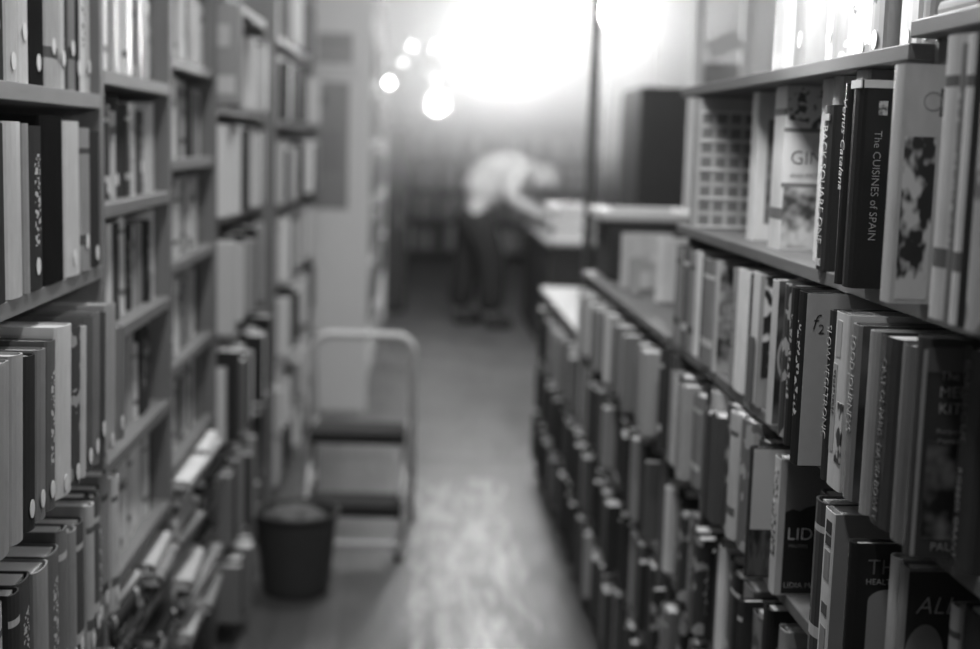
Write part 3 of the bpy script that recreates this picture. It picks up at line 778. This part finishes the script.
# ------------------------------------------------------------------ step stool
st = thing('step_stool', 'two-step metal folding stool with a hoop handle standing in the aisle', 'step stool', (-.20, 5.05, 0), -.04); st.scale = (.95, 1, 1)
alu = paint(.55, .35, .06, 20, .6); rub = paint(.025, .8)
def hoop(x0, x1, y, z1, yt):
    pts = [(x0, y, .0)]; r = .07
    for k in range(7): a = PI - PI / 2 * k / 6; pts.append((x0 + r + r * math.cos(a), yt, z1 - r + r * math.sin(a)))
    for k in range(7): a = PI / 2 - PI / 2 * k / 6; pts.append((x1 - r + r * math.cos(a), yt, z1 - r + r * math.sin(a)))
    pts.append((x1, y, 0)); return pts
bm = bmesh.new(); tube(bm, hoop(-.205, .205, .26, .748, .20), .0155, 12); obj('hoop_frame', bm, paint(.72, .4), st, smooth=True)
for s in (-1, 1):
    bm = bmesh.new(); tube(bm, [(s * .185, -.30, .0), (s * .185, -.12, .20), (s * .185, .07, .40), (s * .188, .20, .41)], .011, 10); obj('front_leg', bm, alu, st, smooth=True)
    bm = bmesh.new(); tube(bm, [(s * .185, -.30, 0), (s * .185, -.30, .022)], .015, 10); obj('rubber_foot', bm, rub, st)
    bm = bmesh.new(); tube(bm, [(s * .205, .26, 0), (s * .205, .26, .022)], .016, 10); obj('rubber_foot', bm, rub, st)
    bm = bmesh.new(); tube(bm, [(s * .195, -.16, .155), (s * .2, .235, .19)], .008, 8); obj('side_brace', bm, alu, st, smooth=True)
for nm, y0, y1, z in (('tread', -.24, -.05, .180), ('tread', -.04, .17, .405)):
    tr = box_part(nm, alu, st, (-.182, .182, y0, y1, z - .03, z), .006)
    bm = bmesh.new(); bx(bm, -.188, .188, y0 - .012, y1 - .01, z + .0005, z + .008); bx(bm, -.188, .188, y0 - .012, y0 - .001, z - .034, z + .0005)
    obj('rubber_mat', bm, rub, tr)
bm = bmesh.new(); tube(bm, [(-.18, -.29, .06), (.18, -.29, .06)], .011, 8); obj('cross_bar', bm, alu, st)

# ------------------------------------------------------------------ waste bin
wb = thing('waste_bin', 'dark round waste bin on the floor beside the step stool', 'bin', (-.375, 4.42, 0))
bm = bmesh.new()
pr = [(.0, .0), (.105, 0), (.108, .01)]
for k in range(9):
    z = .02 + .026 * k; r = .108 + .028 * z / .27
    pr += [(r, z), (r + .0025, z + .008), (r + .0025, z + .016)]
pr += [(.136, .262), (.143, .265), (.144, .278), (.137, .28), (.133, .27), (.105, .02), (0, .015)]
lathe(bm, pr, 40); obj('bin_body', bm, paint(.05, .45), wb, smooth=True)
bm = bmesh.new(); bmesh.ops.create_icosphere(bm, subdivisions=3, radius=1)
for v in bm.verts:
    n_ = .9 + .2 * math.sin(9 * v.co.x + 5 * v.co.z) * math.cos(8 * v.co.y)
    v.co = Vector((v.co.x * .118, v.co.y * .118, v.co.z * .075)) * n_
o = obj('crumpled_paper', bm, paint(.14, .8), None, (-.375, 4.42, .225)); tag(o, 'crumpled grey paper filling the dark waste bin', 'waste paper')

# ------------------------------------------------------------------ far room
cab = thing('cabinet', 'dark cabinet in the shadows at the far end of the aisle', 'cabinet', (-.3, 12.3, 0))
box_part('body', paint(.035, .6), cab, (-.22, .22, -.4, .4, 0, 1.6), .01); box_part('door', paint(.05, .5), cab, (-.205, .205, -.42, -.401, .06, 1.55), .004)
box_part('handle', paint(.3, .3), cab.children[1], (.15, .17, -.435, -.421, .75, .9))
cab2 = thing('cabinet', 'tall dark cabinet standing behind the low right bookcases', 'cabinet', (1.35, 6.6, 0))
box_part('body', paint(.03, .6), cab2, (-.33, .35, -.3, .3, 0, 1.78), .01)
for s in (-1, 1): box_part('door', paint(.04, .5), cab2, (-.315 if s < 0 else .012, .002 if s < 0 else .335, -.32, -.301, .06, 1.74), .004)

ct = thing('counter', 'dark counter at the far end with clutter on its top', 'counter', (1.35, 10.7, 0))
box_part('body', paint(.03, .6), ct, (-.40, .45, -1.15, 1.15, 0, .80), .005); box_part('countertop', paint(.3, .5), ct, (-.43, .48, -1.18, 1.18, .80, .83), .005)
box_part('kick_board', paint(.02, .7), ct, (-.41, -.401, -1.15, 1.15, 0, .1))
GC = 'clutter on the far counter'
def clutter(x, y, z, w, d, h, v, name, label, cat, rz=0):
    t = thing(name, label, cat, (x, y, z), rz, GC)
    if name == 'book': 
        c = obj('cover', cover_bm(h, d, w, .003, False), cover_mat('plain', .5), t); c.color = (v, v, v, 1)
        p = box_part('page_block', pages_mat(), t, (.014, w - .004, -h / 2 + .0033, h / 2 - .0033, .004, d - .004))
        for o in (c, p): o.matrix_local = Matrix(((1, 0, 0, -w / 2), (0, 0, 1, -d / 2), (0, -1, 0, h / 2), (0, 0, 0, 1)))
    else:
        box_part('carton', paint(v, .7), t, (-w / 2, w / 2, -d / 2, d / 2, 0, h), .004); box_part('lid', paint(v * .8, .7), t, (-w / 2 - .004, w / 2 + .004, -d / 2 - .004, d / 2 + .004, h + .0005, h + .03), .003)
zz = .8305
for k, (h, v) in enumerate(((.05, .5), (.045, .12), (.06, .6), (.05, .2), (.045, .7))):
    clutter(1.07, 9.75, zz, .22, .28, h, v, 'book', 'large %s book lying %s in the stack on the far counter' % (TONE(v), ['lowest', 'second', 'third', 'fourth', 'uppermost'][k]), 'book', .05 * k); zz += h + .001
clutter(1.3, 10.2, .8305, .22, .3, .22, .22, 'carton_box', 'grey carton beside the book stack on the far counter', 'box')
clutter(1.5, 9.8, .8305, .3, .25, .12, .5, 'carton_box', 'low pale carton at the right end of the far counter', 'box')

# dark pole, display rack and hanging cloth
bm = bmesh.new(); tube(bm, [(.80, 6.3, 0), (.80, 6.3, CZ - .002)], .022, 14); tag(obj('pole', bm, paint(.12, .5), smooth=True), 'dark floor-to-ceiling pole behind the low right bookcases', 'pole')
rk = thing('display_rack', 'white upright rack with a slanted panel behind the top right shelf', 'rack', (1.03, 4.75, 0))
wp = paint(.92, .5)
for x in (-.07, .1): box_part('upright', wp, rk, (x - .02, x + .02, -.02, .02, 0, 2.4), .003)
p = box_part('slanted_panel', paint(.8, .5), rk, (-.06, .06, -.03, -.022, -.035, .035)); p.location = (.015, 0, 1.86); p.rotation_euler = (0, -.42, 0)
box_part('grey_board', paint(.4, .6), rk, (-.05, .08, .005, .02, 1.5, 1.8))
bm = bmesh.new(); n = 60
grid = [[bm.verts.new((1.22 + .34 * k / n, 9.0 + .035 * math.sin(k * .9) + .015 * math.sin(k * 2.3), z)) for k in range(n + 1)] for z in (1.12, 1.5, 1.9, 2.4, 3.0)]
for i in range(4):
    for k in range(n): bm.faces.new((grid[i][k], grid[i][k + 1], grid[i + 1][k + 1], grid[i + 1][k]))
o = obj('curtain', bm, paint(.3, .8), smooth=True); sm = o.modifiers.new('thick', 'SOLIDIFY'); sm.thickness = .004
cu = thing('curtain', 'pale gathered curtain hanging behind the dark pole', 'curtain', (0, 0, 0)); o.parent = cu; o.name = 'cloth'
bm = bmesh.new(); tube(bm, [(1.1, 9.0, 3.02), (1.7, 9.0, 3.02)], .012, 8); obj('rail', bm, paint(.3, .4), cu)
for x in (1.12, 1.68):
    bm = bmesh.new(); tube(bm, [(x, 9.0, 3.03), (x, 9.0, CZ - .001)], .006, 8); obj('rail_hanger', bm, paint(.3, .4), cu)
fc = thing('bookcase', 'blurred dark bookcase against the back wall below the bright window', 'bookcase', (1.6, 17.6, 0))
fw = paint(.12, .6)
box_part('back_panel', fw, fc, (-1.9, 1.9, .33, .34, 0, 1.8))
for x in (-1.9, -.63, .63, 1.88): box_part('side_panel', fw, fc, (x, x + .02, 0, .33, 0, 1.8))
for z in (.1, .5, .9, 1.3, 1.7): box_part('shelf', fw, fc, (-1.878, 1.878, .02, .329, z - .025, z)) if False else [box_part('shelf', fw, fc, (a, c, .02, .329, z - .025, z)) for a, c in ((-1.879, -.631), (-.609, .629), (.651, 1.879))]
bk = bmesh.new(); lay = bk.loops.layers.float_color.new('tone')
for z in (.1, .5, .9, 1.3):
    for a, c in ((-1.87, -.64), (-.6, .62), (.66, 1.87)):
        x = a
        while x < c - .08:
            w = random.uniform(.04, .09); v = random.choice([.2, .4, .6, .1, .7, .3])
            for f in bx(bk, x, x + w - .002, .05, .25, z + .001, z + random.uniform(.24, .34)):
                for l in f.loops: l[lay] = (v, v, v, 1)
            x += w
bo = obj('books', bk, m, None, (1.6, 17.6, 0)); tag(bo, 'blurred books on the bookcase below the bright window', 'books', None, 'stuff'); bo.name = 'book_rows'

# ------------------------------------------------------------------ lamps
def bulb(x, y, z, r, strength, label, group=None, name='pendant_lamp', top=None):
    t = thing(name, label, 'lamp', (x, y, z), 0, group)
    bm = bmesh.new(); bmesh.ops.create_uvsphere(bm, u_segments=24, v_segments=14, radius=r)
    for v in bm.verts:
        if v.co.z > 0: v.co.z *= 1.25; v.co.x *= 1 - .35 * (v.co.z / r) ** 2 * .6; v.co.y *= 1 - .35 * (v.co.z / r) ** 2 * .6
    obj('glass_bulb', bm, emit('glowing_bulb_%d' % int(strength), strength), t, smooth=True)
    bm = bmesh.new(); tube(bm, [(0, 0, r * 1.15), (0, 0, r * 1.15 + .05)], max(.013, r * .35), 12); obj('socket', bm, paint(.1), t)
    bm = bmesh.new(); tube(bm, [(0, 0, r * 1.15 + .05), (0, 0, (top or CZ) - z - .001)], .004, 6); obj('cord', bm, paint(.05), t)
GB = 'small bare bulbs at the far end'
for x, z, y, s, lab in ((-.08, 2.38, 13, BULB, 'left bulb of the upper pair of small bulbs'), (.14, 2.37, 13, BULB, 'right bulb of the upper pair of small bulbs'),
                        (-.16, 2.24, 13.3, BULB * .5, 'dim small bulb below the upper left bulb'), (.16, 2.09, 13.3, BULB * .4, 'dim small bulb below the upper right bulb'),
                        (-.19, 1.86, 8.8, BULB, 'small bare bulb beside the white end panel, lowest on the left')):
    bulb(x, y, z, .025, s, lab, GB)
bulb(.17, 12.2, 1.83, .085, BIGB, 'large glowing globe lamp hanging low at the far end of the aisle')
bulb(LAMP[0], LAMP[1], LAMP[2], LAMP[3], LAMP[4], 'bare glaring bulb hanging in front of the top right shelf')
bulb(.56, 9.3, 2.10, .15, CEIL, 'largest glaring globe lamp in front of the window')
bulb(1.18, 8.2, 2.30, .11, CEIL, 'glaring globe lamp right of the largest one, above the counter')

# ------------------------------------------------------------------ the person at the counter
def skin(name, chain_sets, m, parent, sub=2):
    """chain_sets: list of (points, radii); chains whose first point repeats an earlier one are joined there"""
    bm = bmesh.new(); lay = bm.verts.layers.skin.verify(); seen = {}
    first = None
    for pts, rad in chain_sets:
        prev = None
        for p, r in zip(pts, rad):
            key = tuple(round(c, 4) for c in p)
            v = seen.get(key)
            if v is None:
                v = bm.verts.new(p); seen[key] = v
                rr = r if isinstance(r, tuple) else (r, r)
                v[lay].radius = rr; v[lay].use_root = first is None
                first = first or v
            if prev is not None and prev is not v: bm.edges.new((prev, v))
            prev = v
    me = bpy.data.meshes.new(name); bm.to_mesh(me); bm.free(); me.materials.append(m)
    o = bpy.data.objects.new(name, me); COL.objects.link(o); o.parent = parent
    s = o.modifiers.new('skin', 'SKIN'); s.use_smooth_shade = True
    d = o.modifiers.new('sub', 'SUBSURF'); d.levels = sub; d.render_levels = sub
    return o
pr = thing('person', 'person in a pale top and dark trousers bending forward over the far counter', 'person', (.54, 11.15, 0))
pr.scale = (1.12, 1.12, 1.1)
skn = paint(.5, .6, .04)
hip = (-.06, 0, .90); w1 = (.03, 0, 1.06); ch = (.17, 0, 1.19); nk = (.33, -.0, 1.20); hd0 = (.41, 0, 1.13); hd1 = (.46, 0, 1.04)
shl = {1: (.28, .17, 1.16), -1: (.28, -.17, 1.16)}
elb = {1: (.33, .22, .92), -1: (.16, -.26, 1.00)}
wri = {1: (.47, .24, .855), -1: (.36, -.24, .87)}
hipj = {1: (-.06, .09, .86), -1: (-.06, -.09, .86)}
kne = {1: (-.10, .11, .47), -1: (.08, -.10, .47)}
ank = {1: (-.15, .12, .075), -1: (.07, -.12, .075)}
toe = {1: (.03, .13, .03), -1: (.24, -.13, .03)}
ch_body = [([hip, w1, ch, nk, hd0, hd1], [.13, .12, .14, .058, .085, .078])]
for s in (1, -1):
    w = wri[s]; pal = (w[0] + .07, w[1], w[2] - .012)
    ch_body.append(([ch, shl[s], elb[s], w, pal], [.14, .06, .043, .028, .03]))
    for k in range(4):
        dy = (-.03, -.01, .01, .03)[k]; ln = (.065, .08, .075, .055)[k]
        a = (pal[0] + .02, pal[1] + dy, pal[2]); b2 = (a[0] + ln * .5, a[1] + dy * .15, a[2] - .004); c2 = (a[0] + ln, a[1] + dy * .2, a[2] - .016)
        ch_body.append(([pal, a, b2, c2], [.03, .0095, .009, .0075]))
    th0 = (w[0] + .03, w[1] + .03, w[2] - .008); th1 = (w[0] + .06, w[1] + .06, w[2] - .014); th2 = (w[0] + .085, w[1] + .068, w[2] - .018)
    ch_body.append(([pal, th0, th1, th2], [.03, .0115, .0105, .0085]))
    ch_body.append(([hip, hipj[s], kne[s], ank[s], toe[s]], [.13, .08, .055, .032, .02]))
skin('body', ch_body, skn, pr)
shirt = paint(.5, .8, .04)
cs = [([(-.09, 0, .93), w1, (.10, 0, 1.14), ch, (.27, 0, 1.205)], [(.17, .17), .18, .195, .19, .12])]
for s in (1, -1):
    e, w = elb[s], wri[s]; cu_ = tuple(e[i] + (w[i] - e[i]) * .85 for i in range(3))
    cs.append(([ch, shl[s], e, cu_], [.172, .085, .06, .048]))
skin('shirt', cs, shirt, pr)
cs = [([(-.075, 0, .93), hip], [.165, .165])]
for s in (1, -1): cs.append(([hip, hipj[s], kne[s], (ank[s][0], ank[s][1], .10)], [.165, .135, .115, .10]))
skin('trousers', cs, paint(.02, .85), pr)
for s in (1, -1): skin('shoe', [([(ank[s][0] - .05, ank[s][1], .05), (ank[s][0] + .04, ank[s][1], .05), (toe[s][0], toe[s][1], .042)], [.06, .06, .047])], paint(.02, .5), pr)
bm = bmesh.new(); bmesh.ops.create_uvsphere(bm, u_segments=20, v_segments=12, radius=.105)
bmesh.ops.delete(bm, geom=[v for v in bm.verts if v.co.z < -.02], context='VERTS')
h_ = obj('hair', bm, paint(.4, .8), pr, (.45, 0, 1.11), smooth=True); h_.rotation_euler = (0, .9, 0); h_['label'] = 'pale hair'
bm = bmesh.new(); bx(bm, .05, .115, -.17, -.15, .47, .56); obj('pocket_cloth', bm, paint(.6, .8), pr, bevel=.01)
bm = bmesh.new()
tube(bm, [(.545, 0, 1.10), (.575, 0, 1.07), (.56, 0, 1.055)], [.01, .014, .008], 8); obj('nose', bm, skn, pr, smooth=True)
for s in (1, -1):
    bm = bmesh.new(); bmesh.ops.create_uvsphere(bm, u_segments=10, v_segments=6, radius=.012); obj('eye', bm, paint(.04, .2), pr, (.56, s * .03, 1.10))
    bm = bmesh.new(); bmesh.ops.create_uvsphere(bm, u_segments=10, v_segments=6, radius=.025); o = obj('ear', bm, skn, pr, (.44, s * .085, 1.10)); o.scale = (1, .35, 1.3)
bm = bmesh.new(); tube(bm, [(.535, -.022, 1.03), (.54, 0, 1.027), (.535, .022, 1.03)], .006, 6); obj('mouth', bm, paint(.2, .5), pr)

# ------------------------------------------------------------------ light, haze, camera
def area(name, loc, rot, sx, sy, power):
    l = bpy.data.lights.new(name, 'AREA'); l.shape = 'RECTANGLE'; l.size = sx; l.size_y = sy; l.energy = power
    o = bpy.data.objects.new(name, l); COL.objects.link(o); o.location = loc; o.rotation_euler = rot; return o
for (y, pw) in AISLE: area('aisle_tube_light', (AISLE_X, y, CZ - .05), (0, 0, 0), .2, 1.2, pw)
w = bpy.data.worlds.new('glare_haze'); sc.world = w; w.use_nodes = True; nt = w.node_tree
nt.nodes['Background'].inputs[0].default_value = (1, 1, 1, 1); nt.nodes['Background'].inputs[1].default_value = 0.0
if HAZE > 0:  # added haze, thicker high up and far off, makes the glare veil round the lamps
    vs = nt.nodes.new('ShaderNodeVolumeScatter'); ge = nt.nodes.new('ShaderNodeNewGeometry'); se = nt.nodes.new('ShaderNodeSeparateXYZ'); nt.links.new(ge.outputs['Position'], se.inputs[0])
    def ramp(o_, a_, b_):
        r_ = nt.nodes.new('ShaderNodeMapRange'); r_.interpolation_type = 'SMOOTHSTEP'; nt.links.new(o_, r_.inputs[0])
        r_.inputs[1].default_value = a_; r_.inputs[2].default_value = b_; return r_.outputs[0]
    d_ = mathn(nt, 'MULTIPLY', ramp(se.outputs[1], 4.5, 8.0), ramp(se.outputs[2], HAZE_Z[0], HAZE_Z[1]))
    nt.links.new(mathn(nt, 'MULTIPLY_ADD', d_, HAZE, HAZE0), vs.inputs['Density']); vs.inputs['Anisotropy'].default_value = HAZE_G
    nt.links.new(vs.outputs[0], nt.nodes['World Output'].inputs['Volume'])

cam = bpy.data.cameras.new('camera'); co = bpy.data.objects.new('camera', cam); COL.objects.link(co); sc.camera = co
cam.sensor_width = 36; cam.lens = 1361.0 * 36 / 980; cam.clip_start = .02
psi, th, rho = math.radians(3.227), math.radians(7.587), math.radians(1.7)
F = Vector((math.sin(psi) * math.cos(th), math.cos(psi) * math.cos(th), -math.sin(th)))
R0 = Vector((math.cos(psi), -math.sin(psi), 0)); U0 = R0.cross(F)
R = math.cos(rho) * R0 + math.sin(rho) * U0; U = math.cos(rho) * U0 - math.sin(rho) * R0
M = Matrix((R, U, -F)).transposed().to_4x4(); M.translation = (0, 0, 1.5); co.matrix_world = M
cam.dof.use_dof = True; cam.dof.focus_distance = 1.74; cam.dof.aperture_fstop = 2.3
sc.view_settings.view_transform = 'Standard'; sc.view_settings.look = 'None'; sc.view_settings.gamma = 1
sc.view_settings.exposure = EXPO
sc.cycles.max_bounces = 8; sc.cycles.volume_bounces = 1; sc.cycles.use_denoising = True
